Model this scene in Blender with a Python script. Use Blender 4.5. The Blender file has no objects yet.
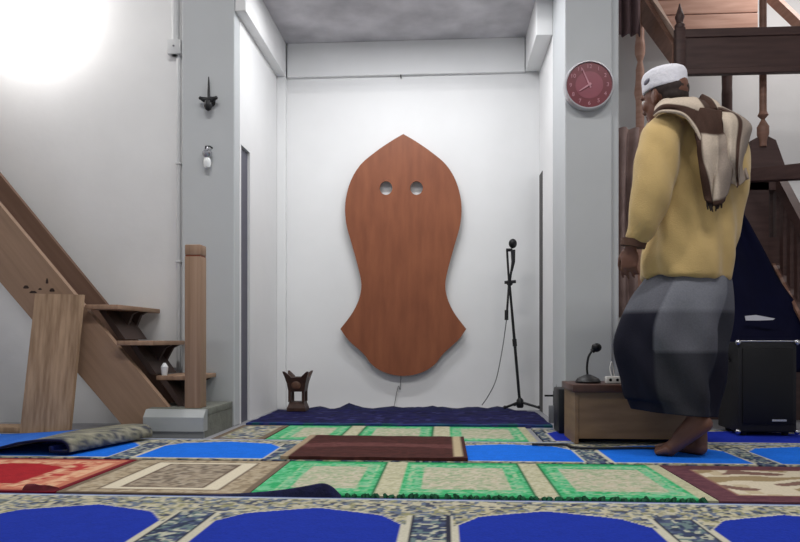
import bpy, bmesh, math, random
from mathutils import Vector, Matrix, noise
random.seed(7)
C = bpy.context.scene.collection
PI = math.pi
# ------------------------------------------------------------------ camera frame
F, HZ, CH = 700.0, 340.0, 0.49
YAW = math.atan(45/F)
RT = Vector((math.cos(YAW), math.sin(YAW), 0)); FW = Vector((-math.sin(YAW), math.cos(YAW), 0)); CAM = Vector((0,0,CH))
def ray(px, py): return FW + RT*((px-400)/F) + Vector((0,0,(HZ-py)/F))
def P(px, py, Y):
    d = ray(px,py); return CAM + d*(Y/d.y)
def PD(px, py, D): return CAM + ray(px,py)*D
def X_(px, Y): return P(px,HZ,Y).x
def Z_(py, Y, px=445): return P(px,py,Y).z
cd = bpy.data.cameras.new('camera'); cam = bpy.data.objects.new('camera', cd); C.objects.link(cam)
cam.location = CAM; cam.rotation_euler = (PI/2, 0, YAW)
cd.sensor_width = 36; cd.lens = F/800*36; cd.shift_y = 69/800; cd.clip_start = .02
bpy.context.scene.camera = cam
# ------------------------------------------------------------------ colour + materials
def lin(c): return c/12.92 if c <= .04045 else ((c+.055)/1.055)**2.4
def rgb(r,g,b): return (lin(r/255),lin(g/255),lin(b/255),1)
def mix(a,b,t): return tuple(a[i]*(1-t)+b[i]*t for i in range(3))+(1,)
def mat(name, col, rough=.6, metal=0, var=.12, scale=6, stretch=(1,1,1), bump=0, bscale=40, col2=None, spec=.4, sheen=0, detail=6, rot=None):
    m = bpy.data.materials.new(name); m.use_nodes = True; n = m.node_tree.nodes; l = m.node_tree.links
    b = n['Principled BSDF']; b.inputs['Roughness'].default_value = rough; b.inputs['Metallic'].default_value = metal
    b.inputs['Specular IOR Level'].default_value = spec
    if sheen: b.inputs['Sheen Weight'].default_value = sheen
    tc = n.new('ShaderNodeTexCoord'); mp = n.new('ShaderNodeMapping'); mp.inputs['Scale'].default_value = stretch
    nz = n.new('ShaderNodeTexNoise'); nz.inputs['Scale'].default_value = scale; nz.inputs['Detail'].default_value = detail
    cr = n.new('ShaderNodeValToRGB'); cr.color_ramp.elements[0].position = .3; cr.color_ramp.elements[1].position = .7
    c2 = col2 or tuple(x*(1-var*2) for x in col[:3])+(1,)
    cr.color_ramp.elements[0].color = c2; cr.color_ramp.elements[1].color = col
    if rot:
        m0 = n.new('ShaderNodeMapping'); m0.inputs['Rotation'].default_value = rot
        l.new(tc.outputs['Object'], m0.inputs['Vector']); l.new(m0.outputs['Vector'], mp.inputs['Vector'])
    else: l.new(tc.outputs['Object'], mp.inputs['Vector'])
    l.new(mp.outputs['Vector'], nz.inputs['Vector'])
    l.new(nz.outputs['Fac'], cr.inputs['Fac']); l.new(cr.outputs['Color'], b.inputs['Base Color'])
    if bump:
        n2 = n.new('ShaderNodeTexNoise'); n2.inputs['Scale'].default_value = bscale; n2.inputs['Detail'].default_value = 4
        bp = n.new('ShaderNodeBump'); bp.inputs['Strength'].default_value = bump; bp.inputs['Distance'].default_value = .01
        l.new(mp.outputs['Vector'], n2.inputs['Vector']); l.new(n2.outputs['Fac'], bp.inputs['Height']); l.new(bp.outputs['Normal'], b.inputs['Normal'])
    return m
def vmat(name, rough=.95, bump=.3, bscale=120, sheen=0):
    m = bpy.data.materials.new(name); m.use_nodes = True; n = m.node_tree.nodes; l = m.node_tree.links
    b = n['Principled BSDF']; b.inputs['Roughness'].default_value = rough; b.inputs['Specular IOR Level'].default_value = .15
    b.inputs['Sheen Weight'].default_value = sheen
    a = n.new('ShaderNodeVertexColor'); a.layer_name = 'pattern'
    tc = n.new('ShaderNodeTexCoord'); nz = n.new('ShaderNodeTexNoise'); nz.inputs['Scale'].default_value = bscale
    mx = n.new('ShaderNodeMixRGB'); mx.blend_type = 'MULTIPLY'; mx.inputs['Fac'].default_value = .35
    bp = n.new('ShaderNodeBump'); bp.inputs['Strength'].default_value = bump; bp.inputs['Distance'].default_value = .004
    l.new(tc.outputs['Object'], nz.inputs['Vector']); l.new(a.outputs['Color'], mx.inputs['Color1']); l.new(nz.outputs['Fac'], mx.inputs['Color2'])
    l.new(mx.outputs['Color'], b.inputs['Base Color']); l.new(nz.outputs['Fac'], bp.inputs['Height']); l.new(bp.outputs['Normal'], b.inputs['Normal'])
    return m
M = {}
M['wall'] = mat('white_painted_plaster', rgb(226,226,226), .75, var=.06, scale=1.6, bump=.12, bscale=14)
M['alcove'] = mat('white_alcove_paint', rgb(230,230,230), .7, var=.03, scale=2.5, bump=.1, bscale=10)
M['pillar'] = mat('grey_white_paint', rgb(190,193,195), .65, var=.03, scale=3, bump=.08, bscale=12)
M['concrete'] = mat('bare_concrete', rgb(214,211,215), .85, col2=rgb(168,166,170), scale=3.5, bump=.25, bscale=20)
M['roomceil'] = mat('ceiling_paint', rgb(220,220,218), .8, var=.03)
M['floor'] = mat('grey_floor_tile', rgb(150,150,155), .5, var=.1, scale=4)
M['door'] = mat('grey_door_paint', rgb(92,92,104), .6, var=.05)
M['doordark'] = mat('dark_door_paint', rgb(70,66,66), .6, var=.05)
M['board'] = mat('reddish_veneer', rgb(143,84,54), .45, col2=rgb(123,68,42), scale=3.2, stretch=(5,1,1.0), detail=8)
M['boardedge'] = mat('veneer_edge', rgb(120,60,38), .6, var=.1)
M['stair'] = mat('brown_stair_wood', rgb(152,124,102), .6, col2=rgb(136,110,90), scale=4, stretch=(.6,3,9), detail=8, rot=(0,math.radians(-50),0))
M['stairshade'] = mat('shaded_stair_wood', rgb(120,92,76), .65, col2=rgb(104,78,63), scale=4, stretch=(.6,3,9), detail=8, rot=(0,math.radians(-50),0))  # shade on the far stringer painted as a darker copy of the stair wood
M['tread'] = mat('tread_wood', rgb(162,132,108), .6, col2=rgb(128,100,80), scale=6, stretch=(8,1,1))
M['bracket'] = mat('dark_bracket', rgb(58,42,36), .6, var=.1)
M['plank'] = mat('raw_plank', rgb(178,150,122), .7, col2=rgb(132,106,82), scale=5, stretch=(9,9,.22), detail=9)
M['post'] = mat('post_wood', rgb(158,130,108), .6, col2=rgb(134,106,84), scale=5, stretch=(10,10,.25))
M['blockfront'] = mat('silver_step_paint', rgb(168,172,172), .4, var=.06, metal=.15, scale=5)
M['blockside'] = mat('grey_green_cement', rgb(120,122,114), .85, var=.15, scale=20, bump=.3)
M['blockbase'] = mat('darker_grey_band', rgb(128,131,132), .5, var=.08)
M['pipe'] = mat('white_pvc', rgb(205,206,207), .4, var=.03)
M['black'] = mat('black_plastic', rgb(22,22,25), .45, var=.1)
M['blackvinyl'] = mat('black_vinyl_cabinet', rgb(19,19,23), .6, var=.1, bump=.4, bscale=200)
M['grille'] = mat('black_grille', rgb(13,13,17), .5, metal=.2, var=.1, scale=200)
M['chrome'] = mat('steel', rgb(200,200,205), .25, metal=1, var=.05)
M['darkmetal'] = mat('dark_bronze', rgb(48,48,50), .5, metal=.5, var=.15)
M['clockface'] = mat('crimson_clock_face', rgb(112,28,44), .35, var=.08, scale=14)
M['clockinner'] = mat('rose_clock_centre', rgb(140,62,78), .35, var=.06, scale=14)
M['pink'] = mat('pale_pink_print', rgb(196,140,152), .5, var=.02)
M['rim'] = mat('silver_clock_rim', rgb(190,188,192), .3, var=.03, metal=.4)
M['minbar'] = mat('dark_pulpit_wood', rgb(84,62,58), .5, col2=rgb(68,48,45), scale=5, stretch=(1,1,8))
M['minbarlit'] = mat('lit_pulpit_wood', rgb(200,160,142), .5, col2=rgb(172,130,112), scale=4, stretch=(1,1,9))  # lamplight on post and boards put into a paler wood colour
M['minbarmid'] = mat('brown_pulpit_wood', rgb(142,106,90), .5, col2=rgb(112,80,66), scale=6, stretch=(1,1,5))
M['desk'] = mat('desk_wood', rgb(134,108,80), .6, col2=rgb(112,88,64), scale=4, stretch=(1,1,6))
M['desktop'] = mat('desk_top_wood', rgb(78,48,38), .4, var=.12, scale=5, stretch=(6,1,1))
M['deskdark'] = mat('desk_side_dark', rgb(60,54,50), .6, var=.1)
M['incense'] = mat('carved_dark_wood', rgb(66,42,32), .5, var=.2, scale=30)
M['whitepl'] = mat('white_plastic', rgb(225,224,220), .4, var=.02)
M['glass'] = mat('milky_glass', rgb(230,232,232), .15, var=.02)
M['yellow'] = mat('mustard_cotton', rgb(194,165,108), .85, var=.06, scale=9, bump=.25, bscale=220, sheen=.2)
M['skin'] = mat('brown_skin', rgb(110,73,58), .55, var=.08, scale=14)
M['hair'] = mat('black_hair', rgb(52,40,37), .8, var=.2, scale=60)
M['cap'] = mat('white_knit_cap', rgb(222,221,228), .85, var=.04, scale=60, bump=.3, bscale=90)
M['capmark'] = mat('grey_cap_mark', rgb(120,118,130), .8, var=.05)
M['eye'] = mat('eye_white', rgb(220,215,208), .2, var=.02)
M['navy'] = mat('navy_cloth', rgb(9,11,40), .9, var=.15, scale=6, spec=.15)
M['navydark'] = mat('dark_navy_pile', rgb(26,30,72), .9, var=.25, scale=30, bump=.5, bscale=80)
M['paper'] = mat('white_paper', rgb(205,205,215), .7, var=.02)
M['mauve'] = mat('mauve_brown_curtain', rgb(112,90,92), .85, var=.12, scale=8)
M['browncloth'] = mat('brown_cloth', rgb(176,152,146), .85, col2=rgb(138,116,112), scale=9)
M['cable'] = mat('cable_rubber', rgb(30,30,36), .5, var=.1)
M['cablegrey'] = mat('grey_cable', rgb(120,120,120), .5, var=.1)
M['carpet'] = vmat('patterned_pile')
M['cloth'] = vmat('woven_cloth', .85, .2, 160)
# ------------------------------------------------------------------ mesh builder
class MB:
    def __init__(s): s.v=[]; s.f=[]; s.mi=[]; s.cols=None
    def add(s, vs, fs, m=0):
        o=len(s.v); s.v += [Vector(v) for v in vs]; s.f += [tuple(i+o for i in f) for f in fs]; s.mi += [m]*len(fs); return s
    def box(s, lo, hi, m=0, bev=0):
        x0,y0,z0=lo; x1,y1,z1=hi
        if bev:
            bm=bmesh.new(); bmesh.ops.create_cube(bm,size=1)
            for v in bm.verts: v.co=Vector(((x0+x1)/2+v.co.x*(x1-x0),(y0+y1)/2+v.co.y*(y1-y0),(z0+z1)/2+v.co.z*(z1-z0)))
            bmesh.ops.bevel(bm,geom=list(bm.edges),offset=bev,segments=2,affect='EDGES',profile=.5)
            return s.bm(bm,m)
        return s.add([(x0,y0,z0),(x1,y0,z0),(x1,y1,z0),(x0,y1,z0),(x0,y0,z1),(x1,y0,z1),(x1,y1,z1),(x0,y1,z1)],
          [(0,3,2,1),(4,5,6,7),(0,1,5,4),(1,2,6,5),(2,3,7,6),(3,0,4,7)],m)
    def bm(s,bm,m=0):
        bm.verts.index_update(); s.add([v.co.copy() for v in bm.verts],[tuple(v.index for v in f.verts) for f in bm.faces],m); bm.free(); return s
    def prism(s, pts, d, m=0):     # pts: loop of 3D points, d: extrusion vector
        n=len(pts); d=Vector(d); A=[Vector(p) for p in pts]
        nrm=Vector((0,0,0))
        for i in range(n): nrm+=A[i].cross(A[(i+1)%n])
        if nrm.dot(d)>0: A.reverse()
        return s.add(A+[a+d for a in A],[tuple(range(n)),tuple(range(2*n-1,n-1,-1))]+[((i+1)%n,i,n+i,n+(i+1)%n) for i in range(n)],m)
    def loft(s, rings, m=0, cap=True, closed=True):
        n=len(rings[0]); vs=[p for r in rings for p in r]; fs=[]
        for k in range(len(rings)-1):
            for i in range(n if closed else n-1):
                j=(i+1)%n; fs.append((k*n+i,k*n+j,(k+1)*n+j,(k+1)*n+i))
        if cap: fs.append(tuple(range(n-1,-1,-1))); fs.append(tuple((len(rings)-1)*n+i for i in range(n)))
        return s.add(vs,fs,m)
    def tube(s, pts, r, m=0, n=10):
        pts=[Vector(p) for p in pts]; rr=r if isinstance(r,(list,tuple)) else [r]*len(pts)
        ref=Vector((0,0,1)); rings=[]; prev=None
        for i,p in enumerate(pts):
            t=(pts[min(i+1,len(pts)-1)]-pts[max(i-1,0)]).normalized()
            if prev is None:
                a=t.orthogonal().normalized()
            else:
                a=(prev-t*prev.dot(t)); a=a.normalized() if a.length>1e-6 else t.orthogonal().normalized()
            prev=a; b=t.cross(a)
            rings.append([p+(a*math.cos(2*PI*k/n)+b*math.sin(2*PI*k/n))*rr[i] for k in range(n)])
        return s.loft(rings,m)
    def lathe(s, base, prof, m=0, n=20, axis=(0,0,1)):
        ax=Vector(axis).normalized(); a=ax.orthogonal().normalized(); b=ax.cross(a); base=Vector(base)
        return s.loft([[base+ax*h+(a*math.cos(2*PI*k/n)+b*math.sin(2*PI*k/n))*max(r,.0004) for k in range(n)] for r,h in prof],m)
    def ball(s, c, r, m=0, axes=None, seg=20, ring=12):
        c=Vector(c); r=r if isinstance(r,(tuple,list)) else (r,r,r); ax=axes or (Vector((1,0,0)),Vector((0,1,0)),Vector((0,0,1)))
        rings=[]
        for i in range(ring+1):
            t=-PI/2+PI*i/ring; cz=math.sin(t); cr=max(math.cos(t),.002)
            rings.append([c+ax[0]*(r[0]*cr*math.cos(2*PI*k/seg))+ax[1]*(r[1]*cr*math.sin(2*PI*k/seg))+ax[2]*(r[2]*cz) for k in range(seg)])
        return s.loft(rings,m)
    def cap(s,a,b,ra,rb,m=0,n=14):           # tapered capsule
        a=Vector(a); b=Vector(b); s.ball(a,ra,m,seg=n,ring=8); s.ball(b,rb,m,seg=n,ring=8); return s.tube([a,b],[ra,rb],m,n)
def wloc(o):
    p=Vector((0,0,0))
    while o: p+=o.location; o=o.parent
    return p
def place(me,name,mats,parent,smooth):
    for m in (mats if isinstance(mats,(list,tuple)) else [mats]): me.materials.append(m)
    o=bpy.data.objects.new(name,me); C.objects.link(o)
    if parent is not None:
        o.parent=parent; me.transform(Matrix.Translation(-wloc(parent)))
    else:
        xs=[v.co for v in me.vertices]
        base=Vector(((min(c.x for c in xs)+max(c.x for c in xs))/2,(min(c.y for c in xs)+max(c.y for c in xs))/2,min(c.z for c in xs)))
        me.transform(Matrix.Translation(-base)); o.location=base
    if smooth:
        for p in me.polygons: p.use_smooth=True
        if smooth!='all' and hasattr(me,'set_sharp_from_angle'): me.set_sharp_from_angle(angle=math.radians(40))
    return o
def obj(name, mb, mats, parent=None, smooth=True):
    me=bpy.data.meshes.new(name); me.from_pydata([tuple(v) for v in mb.v],[],mb.f); me.update()
    for p,i in zip(me.polygons,mb.mi): p.material_index=i
    bm=bmesh.new(); bm.from_mesh(me); bmesh.ops.recalc_face_normals(bm,faces=bm.faces); bm.to_mesh(me); bm.free()
    if mb.cols:
        a=me.color_attributes.new('pattern','FLOAT_COLOR','POINT')
        for i,c in enumerate(mb.cols): a.data[i].color=c
    return place(me,name,mats,parent,smooth)
def tag(o,label,cat,group=None):
    o['label']=label; o['category']=cat
    if group: o['group']=group
    return o
def thing(name,label,cat,loc,group=None):
    o=bpy.data.objects.new(name,None); o.empty_display_size=.1; C.objects.link(o); o.location=loc; return tag(o,label,cat,group)
def struct(name,mb,m,smooth=False,parent=None):
    o=obj(name,mb,m,parent,smooth); o['kind']='structure'; return o
def cr(pts,n):                              # catmull-rom through points (tuples / vectors)
    pts=[Vector(p) for p in pts]; out=[]
    for i in range(len(pts)-1):
        p0=pts[max(i-1,0)];p1=pts[i];p2=pts[i+1];p3=pts[min(i+2,len(pts)-1)]
        for k in range(n):
            t=k/n; out.append(.5*((2*p1)+(p2-p0)*t+(2*p0-5*p1+4*p2-p3)*t*t+(3*p1-p0-3*p2+p3)*t**3))
    out.append(pts[-1]); return out
def smoothmesh(me,it,fac=.5):
    bm=bmesh.new(); bm.from_mesh(me)
    for _ in range(it): bmesh.ops.smooth_vert(bm,verts=bm.verts,factor=fac,use_axis_x=True,use_axis_y=True,use_axis_z=True)
    bm.to_mesh(me); bm.free()
def remeshed(mb,vox,it=3):
    me=bpy.data.meshes.new('t'); me.from_pydata([tuple(v) for v in mb.v],[],mb.f); me.update()
    bm=bmesh.new(); bm.from_mesh(me); bmesh.ops.recalc_face_normals(bm,faces=bm.faces); bm.to_mesh(me); bm.free()
    o=bpy.data.objects.new('t',me); C.objects.link(o)
    md=o.modifiers.new('r','REMESH'); md.mode='VOXEL'; md.voxel_size=vox
    bpy.context.view_layer.update()
    dg=bpy.context.evaluated_depsgraph_get(); r=bpy.data.meshes.new_from_object(o.evaluated_get(dg))
    bpy.data.objects.remove(o); bpy.data.meshes.remove(me)
    smoothmesh(r,it); return r
# ================================================================== THE SETTING
YB, YF = 4.95, 3.90
XL, XR = X_(234.5,YF), X_(565,YF)
ZC = Z_(41,YB)
xpl = X_(182,YF); xpr = X_(620,YF); YL = 4.0; YR = 5.3
struct('floor', MB().box((-3.7,-1,-.1),(3.7,5.5,0)), M['floor'])
struct('ceiling', MB().box((-3.7,-1,3.3),(3.7,5.5,3.4)), M['roomceil'])
struct('trim_1', MB().box((XL-.16,YF,ZC),(XR+.16,YB+.15,ZC+.12)), M['concrete'])                # alcove soffit of bare concrete
struct('wall_above_alcove', MB().box((XL-.16,YF+.02,ZC+.12),(XR+.16,YF+.16,3.3)), M['wall'])
bw = MB().box((XL-.2,YB,0),(XR+.2,YB+.12,ZC))
struct('wall_back', bw, M['alcove'])
zbm = Z_(75,YB)
struct('trim_2', MB().box((X_(287,YB-.03),YB-.03,zbm),(X_(525,YB-.03),YB,ZC),bev=.004), M['alcove'])
# left alcove wall with a narrow opening, beam and pilaster
zd=1.635; d0,d1=4.03,4.215
struct('wall_left', MB().box((XL-.16,d1,0),(XL,YB,ZC)).box((XL-.16,YL,zd),(XL,d1,ZC)).box((XL-.16,YL,0),(XL,d0,zd)).box((XL-.18,d0,0),(XL-.14,d1,zd)), M['alcove'])
dr=struct('door_1', MB().box((XL-.045,d0,0),(XL-.015,d1,zd),bev=.004), M['door'])
struct('trim_3', MB().box((XL,YF+.01,zbm),(X_(287,YB),YB-.03,ZC),bev=.004), M['alcove'])
struct('trim_4', MB().box((XL,YB-.05,0),(X_(287,YB),YB,zbm),bev=.004), M['alcove'])
# right alcove wall
e0,e1=4.78,4.925
struct('wall_right', MB().box((XR,YF+.44,0),(XR+.14,e0,ZC)).box((XR,e0,zd),(XR+.14,YB,ZC)).box((XR,e1,0),(XR+.14,YB,zd)).box((XR+.1,e0,0),(XR+.14,e1,zd)), M['alcove'])
struct('door_2', MB().box((XR-.004,e0,0),(XR+.05,e1,zd),bev=.003), M['doordark'])
struct('trim_5', MB().box((X_(525,YB),YF+.44,zbm),(XR,YB-.03,ZC),bev=.004), M['alcove'])
# pillars
struct('wall_left_pillar', MB().box((xpl,YF,0),(XL,YL,3.3),bev=.006), M['pillar'])
struct('wall_right_pillar', MB().box((XR,YF,0),(X_(612,YF),YF+.44,3.3),bev=.006).box((X_(612,YF)-.01,YF+.025,0),(xpr,YF+.44,3.3),bev=.006), M['pillar'])
# room walls
struct('wall_front_left', MB().box((-3.7,YL,0),(XL-.16,YL+.1,3.3)), M['wall'])
struct('wall_front_right', MB().box((XR+.14,YR,0),(3.7,YR+.1,3.3)), M['wall'])
struct('wall_side_left', MB().box((-3.8,-1,0),(-3.7,5.5,3.3)), M['wall'])
struct('wall_side_right', MB().box((3.7,-1,0),(3.8,5.5,3.3)), M['wall'])

# ================================================================== WALL FITTINGS
# pipe + junction box
px=X_(176,YL)
t=thing('conduit_pipe','white plastic conduit pipe running down the left wall beside the grey pillar','pipe',(px,YL,Z_(330,YL)))
obj('upper_pipe',MB().tube([(px+.005,YL-.022,3.29),(px+.005,YL-.022,Z_(50,YL))],.021,n=16),M['pipe'],t)
obj('lower_pipe',MB().tube([(px+.022,YL-.014,Z_(36,YL)),(px+.022,YL-.014,.3)],.012,n=16),M['pipe'],t)
bx=obj('junction_box',MB().box((px-.035,YL-.05,Z_(50,YL)),(px+.045,YL,Z_(35,YL)),bev=.006),M['pipe'],t)
obj('lid_screw',MB().lathe((px+.005,YL-.05,Z_(42,YL)),[(.006,0),(.006,.002)],axis=(0,-1,0)),M['chrome'],bx)
for k,py in enumerate((160,260)):
    obj('pipe_clip',MB().box((px+.006,YL-.03,Z_(py,YL)-.006),(px+.038,YL,Z_(py,YL)+.006),bev=.003),M['pipe'],t)
# hanging ornament on the pillar
c=P(210.5,95,YF)
t=thing('wall_ornament','dark bronze hanging ornament with three arms on the grey pillar above the small white lamp','ornament',(c.x,YF,Z_(108,YF)))
y=YF-.03
obj('hanger_stem',MB().tube([(c.x,y,Z_(73,YF)),(c.x,y,Z_(80,YF)),(c.x,y,Z_(98,YF))],[.003,.006,.009]),M['darkmetal'],t)
obj('wall_plate',MB().lathe((c.x,YF,Z_(97,YF)),[(.03,0),(.03,.008),(.012,.02),(.01,.03)],axis=(0,-1,0)),M['darkmetal'],t)
for s in (-1,1):
    a=MB().tube([(c.x,y,Z_(97,YF)),(c.x+s*.025,y-.005,Z_(96.5,YF)),(c.x+s*.045,y-.008,Z_(95,YF))],[.016,.015,.009]).ball((c.x+s*.045,y-.008,Z_(95,YF)),.010)
    obj('arm',a,M['darkmetal'],t)
obj('cup',MB().lathe((c.x,y-.01,Z_(108,YF)),[(.006,0),(.017,.008),(.023,.025),(.022,.04),(.017,.055),(.013,.055),(.018,.04),(.017,.02),(.004,.012)]),M['darkmetal'],t)
c=P(209,152,YF)
t=thing('wall_lamp','small white glass lamp on a bracket low on the grey pillar under the bronze ornament','lamp',(c.x,YF,Z_(166,YF)))
obj('bracket',MB().tube([(c.x-.02,YF,Z_(144,YF)),(c.x-.012,YF-.02,Z_(143,YF)),(c.x+.012,YF-.02,Z_(143,YF)),(c.x+.02,YF,Z_(144,YF))],.004),M['darkmetal'],t)
obj('lamp_socket',MB().lathe((c.x,YF-.03,Z_(155,YF)),[(.014,0),(.026,.012),(.028,.03),(.018,.042),(.006,.05),(.004,.062)]),M['chrome'],t)
obj('glass_bulb',MB().lathe((c.x,YF-.03,Z_(166,YF)),[(.004,0),(.016,.006),(.021,.025),(.021,.045),(.014,.06)]),M['glass'],t)
# clock
c=P(587.5,88,YF); r=.134; yf=YF
t=thing('wall_clock','round dark red wall clock with a silver rim on the right pillar','clock',(c.x,yf,c.z-r))
obj('clock_case',MB().lathe((c.x,yf,c.z),[(r*.95,0),(r,.012),(r,.045),(r*.97,.055),(r*.925,.056),(r*.915,.046),(.001,.044)],axis=(0,-1,0),n=48),M['rim'],t)
obj('clock_face',MB().lathe((c.x,yf-.045,c.z),[(r*.91,0),(r*.91,.002)],axis=(0,-1,0),n=48),M['clockface'],t)
obj('face_centre',MB().lathe((c.x,yf-.047,c.z),[(r*.55,0),(r*.55,.001)],axis=(0,-1,0),n=40),M['clockinner'],t)
def text(s,size,loc,rot,m,parent,name,depth=.0008):
    cu=bpy.data.curves.new('t','FONT'); cu.body=s; cu.size=size; cu.align_x='CENTER'; cu.align_y='CENTER'; cu.extrude=depth
    o=bpy.data.objects.new('t',cu); C.objects.link(o); bpy.context.view_layer.update()
    me=bpy.data.meshes.new_from_object(o.evaluated_get(bpy.context.evaluated_depsgraph_get())); bpy.data.objects.remove(o)
    me.transform(Matrix.Translation(loc)@rot); return place(me,name,m,parent,False)
RX=Matrix.Rotation(PI/2,4,'X')
for k in range(1,13):
    a=PI/2-k*PI/6
    text(str(k),.030,Vector((c.x+math.cos(a)*r*.74,yf-.048,c.z+math.sin(a)*r*.74)),RX,M['pink'],t,'numeral')
def hand(a,l,w,dy):
    d=Vector((math.sin(a),0,math.cos(a))); n=Vector((d.z,0,-d.x)); o=Vector((c.x,yf-.049-dy,c.z))
    return MB().prism([o-d*l*.18-n*w,o+d*l-n*w*.4,o+d*l+n*w*.4,o-d*l*.18+n*w],(0,-.0015,0))
obj('minute_hand',hand(math.radians(-24),r*.72,.005,.002),M['pink'],t,False)
obj('hour_hand',hand(math.radians(-122),r*.48,.006,.004),M['pink'],t,False)
obj('hand_hub',MB().lathe((c.x,yf-.049,c.z),[(.008,0),(.008,.008)],axis=(0,-1,0)),M['pink'],t)

# wall bulb at top left
c=P(36,14,YL)
t=thing('wall_bulb','glowing white bulb on a holder high on the left wall','lamp',(c.x,YL,c.z-.06))
obj('lamp_holder',MB().lathe((c.x,YL,c.z+.02),[(.045,0),(.045,.02),(.026,.03),(.024,.10)],axis=(0,-1,0)),M['whitepl'],t)
em=bpy.data.materials.new('lit_bulb'); em.use_nodes=True; b=em.node_tree.nodes['Principled BSDF']
b.inputs['Emission Color'].default_value=(1,.97,.95,1); b.inputs['Emission Strength'].default_value=150; b.inputs['Base Color'].default_value=(1,1,1,1)
obj('bulb_glass',MB().lathe((c.x,YL-.10,c.z+.02),[(.024,0),(.03,.02),(.05,.055),(.055,.085),(.045,.12),(.02,.138),(.001,.142)],axis=(0,-1,0)),em,t)

# ================================================================== SANDAL BOARD
half=[(0,134),(12,141),(28,152),(43,165),(53,182),(58,203),(57,224),(51,246),(45,268),(42,284),(44,298),(51,313),(63,329)]
low=[(63,329),(55,340),(45,349),(38,356),(32,364),(22,371),(10,375),(0,376)]
h2=[Vector((a,b,0)) for a,b in half]; l2=[Vector((a,b,0)) for a,b in low]
right=cr(h2,5)+cr(l2,5)[1:]
cxp=403.3; Yp=4.895
loop=[(cxp+p.x,p.y) for p in right]+[(cxp-p.x,p.y) for p in reversed(right[1:-1])]
def board():
    bm=bmesh.new(); ed=[]
    def ringv(pts):
        vs=[bm.verts.new(p) for p in pts]
        for i in range(len(vs)): ed.append(bm.edges.new((vs[i],vs[(i+1)%len(vs)])))
    ringv([P(a,b,Yp) for a,b in loop])
    for hx in (386,416.5): ringv([P(hx+6.3*math.cos(2*PI*k/24),188+6.8*math.sin(2*PI*k/24),Yp) for k in range(24)])
    g=bmesh.ops.triangle_fill(bm,use_beauty=True,use_dissolve=False,edges=ed,normal=(0,-1,0))
    fs=[f for f in bm.faces]
    ex=bmesh.ops.extrude_face_region(bm,geom=fs)
    for v in [e for e in ex['geom'] if isinstance(e,bmesh.types.BMVert)]: v.co.y+=.012
    bmesh.ops.recalc_face_normals(bm,faces=bm.faces)
    return MB().bm(bm)
mbd=board()
t=thing('sandal_board','tall reddish-brown wooden sole-shaped panel with two round holes hung on the alcove wall','panel',(X_(404,Yp),Yp,Z_(376,Yp)))
o=obj('panel',mbd,[M['board'],M['boardedge']],t)
for p in o.data.polygons:
    if abs(p.normal.y)<.5: p.material_index=1
for hx in (403,):
    q=P(hx,230,Yp+.012); obj('wall_batten',MB().box((q.x-.015,Yp+.012,Z_(330,Yp)),(q.x+.015,YB-.004,Z_(230,Yp))),M['stairshade'],t,False)
q=P(401,375,Yp+.05)
tag(obj('board_wire',MB().tube(cr([(q.x,4.937,q.z+.03),(q.x-.004,4.93,q.z-.1),(q.x-.02,4.935,.16),(q.x-.05,4.915,.002)],6),.0025),M['cablegrey']),'thin grey wire hanging from the bottom of the sole-shaped panel','wire')
# faint crack hook on the back beam
q=P(401,78,YB)
tag(obj('wall_nail',MB().tube([(q.x,YB,q.z),(q.x,YB-.025,q.z),(q.x,YB-.03,q.z+.012)],.004),M['darkmetal']),'small nail in the back wall above the sole-shaped panel','nail')

# ================================================================== STAIRS
Ys=3.50
def pl(pts,Y,th,m=0,mb=None): return (mb or MB()).prism([P(a,b,Y) for a,b in pts],(0,th,0),m)
ground=lambda Y:340+CH*F/Y
bz=.145
XB0=X_(143,3.40)
t=thing('wooden_staircase','open brown wooden staircase climbing to the left against the left wall','stairs',(P(100,340,Ys).x,Ys,0))
xb=XB0-.004; pb=lambda z,Y,x:(x,Y,z)
near=[P(-150,25,Ys),P(170,409,Ys)]
ztop=bz+.001
near=[P(-150,25,Ys),P(168,407,Ys)]; near[1].z=max(near[1].z,ztop)
pts=[near[0],near[1],Vector((near[1].x,Ys,ztop)),Vector((xb,Ys,ztop)),Vector((xb,Ys,0)),P(131,ground(Ys),Ys),P(-150,106.5,Ys)]
pts[5].z=0
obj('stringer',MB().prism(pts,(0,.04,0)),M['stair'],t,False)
Yf2=3.85
far=[P(-150,-8,Yf2),P(180,394,Yf2),P(150,ground(Yf2),Yf2),P(-150,70,Yf2)]
far[1]=Vector((far[1].x,Yf2,max(far[1].z,ztop)))
fp=[far[0],far[1],Vector((far[1].x,Yf2,ztop)),Vector((xb,Yf2,ztop)),Vector((xb,Yf2,0)),Vector((xb-.12,Yf2,0)),far[3]]
obj('stringer',MB().prism(fp,(0,.035,0)),M['stairshade'],t,False)
for (px0,py0,w,ty0,ty1) in ((85,307,.175,3.455,3.985),(117,343,.19,3.455,3.89),(148,379,.21,3.56,3.89)):
    a=P(px0,py0,3.46); z=a.z
    obj('tread',MB().box((a.x,ty0,z-.012),(a.x+w,ty1,z+.012),bev=.004),M['tread'],t)
    # triangular bracket under the tread, on the far stringer and near stringer
    for Y in (3.70,3.81):
        obj('bracket',MB().prism([(a.x+.01,Y,z-.012),(a.x+w-.005,Y,z-.012),(a.x+w-.04,Y,z-.03),(a.x+.085,Y,z-.15),(a.x+.055,Y,z-.15)],(0,.025,0)),M['bracket'],t,False)
    obj('riser_cleat',MB().prism([(a.x+.02,3.56,z-.012),(a.x+.055,3.56,z-.012),(a.x+.165,3.56,z-.165),(a.x+.13,3.56,z-.165)],(0,.27,0)),M['bracket'],t,False)
sm=mat('dark_stain',rgb(52,36,30),.8,var=.1)
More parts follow.
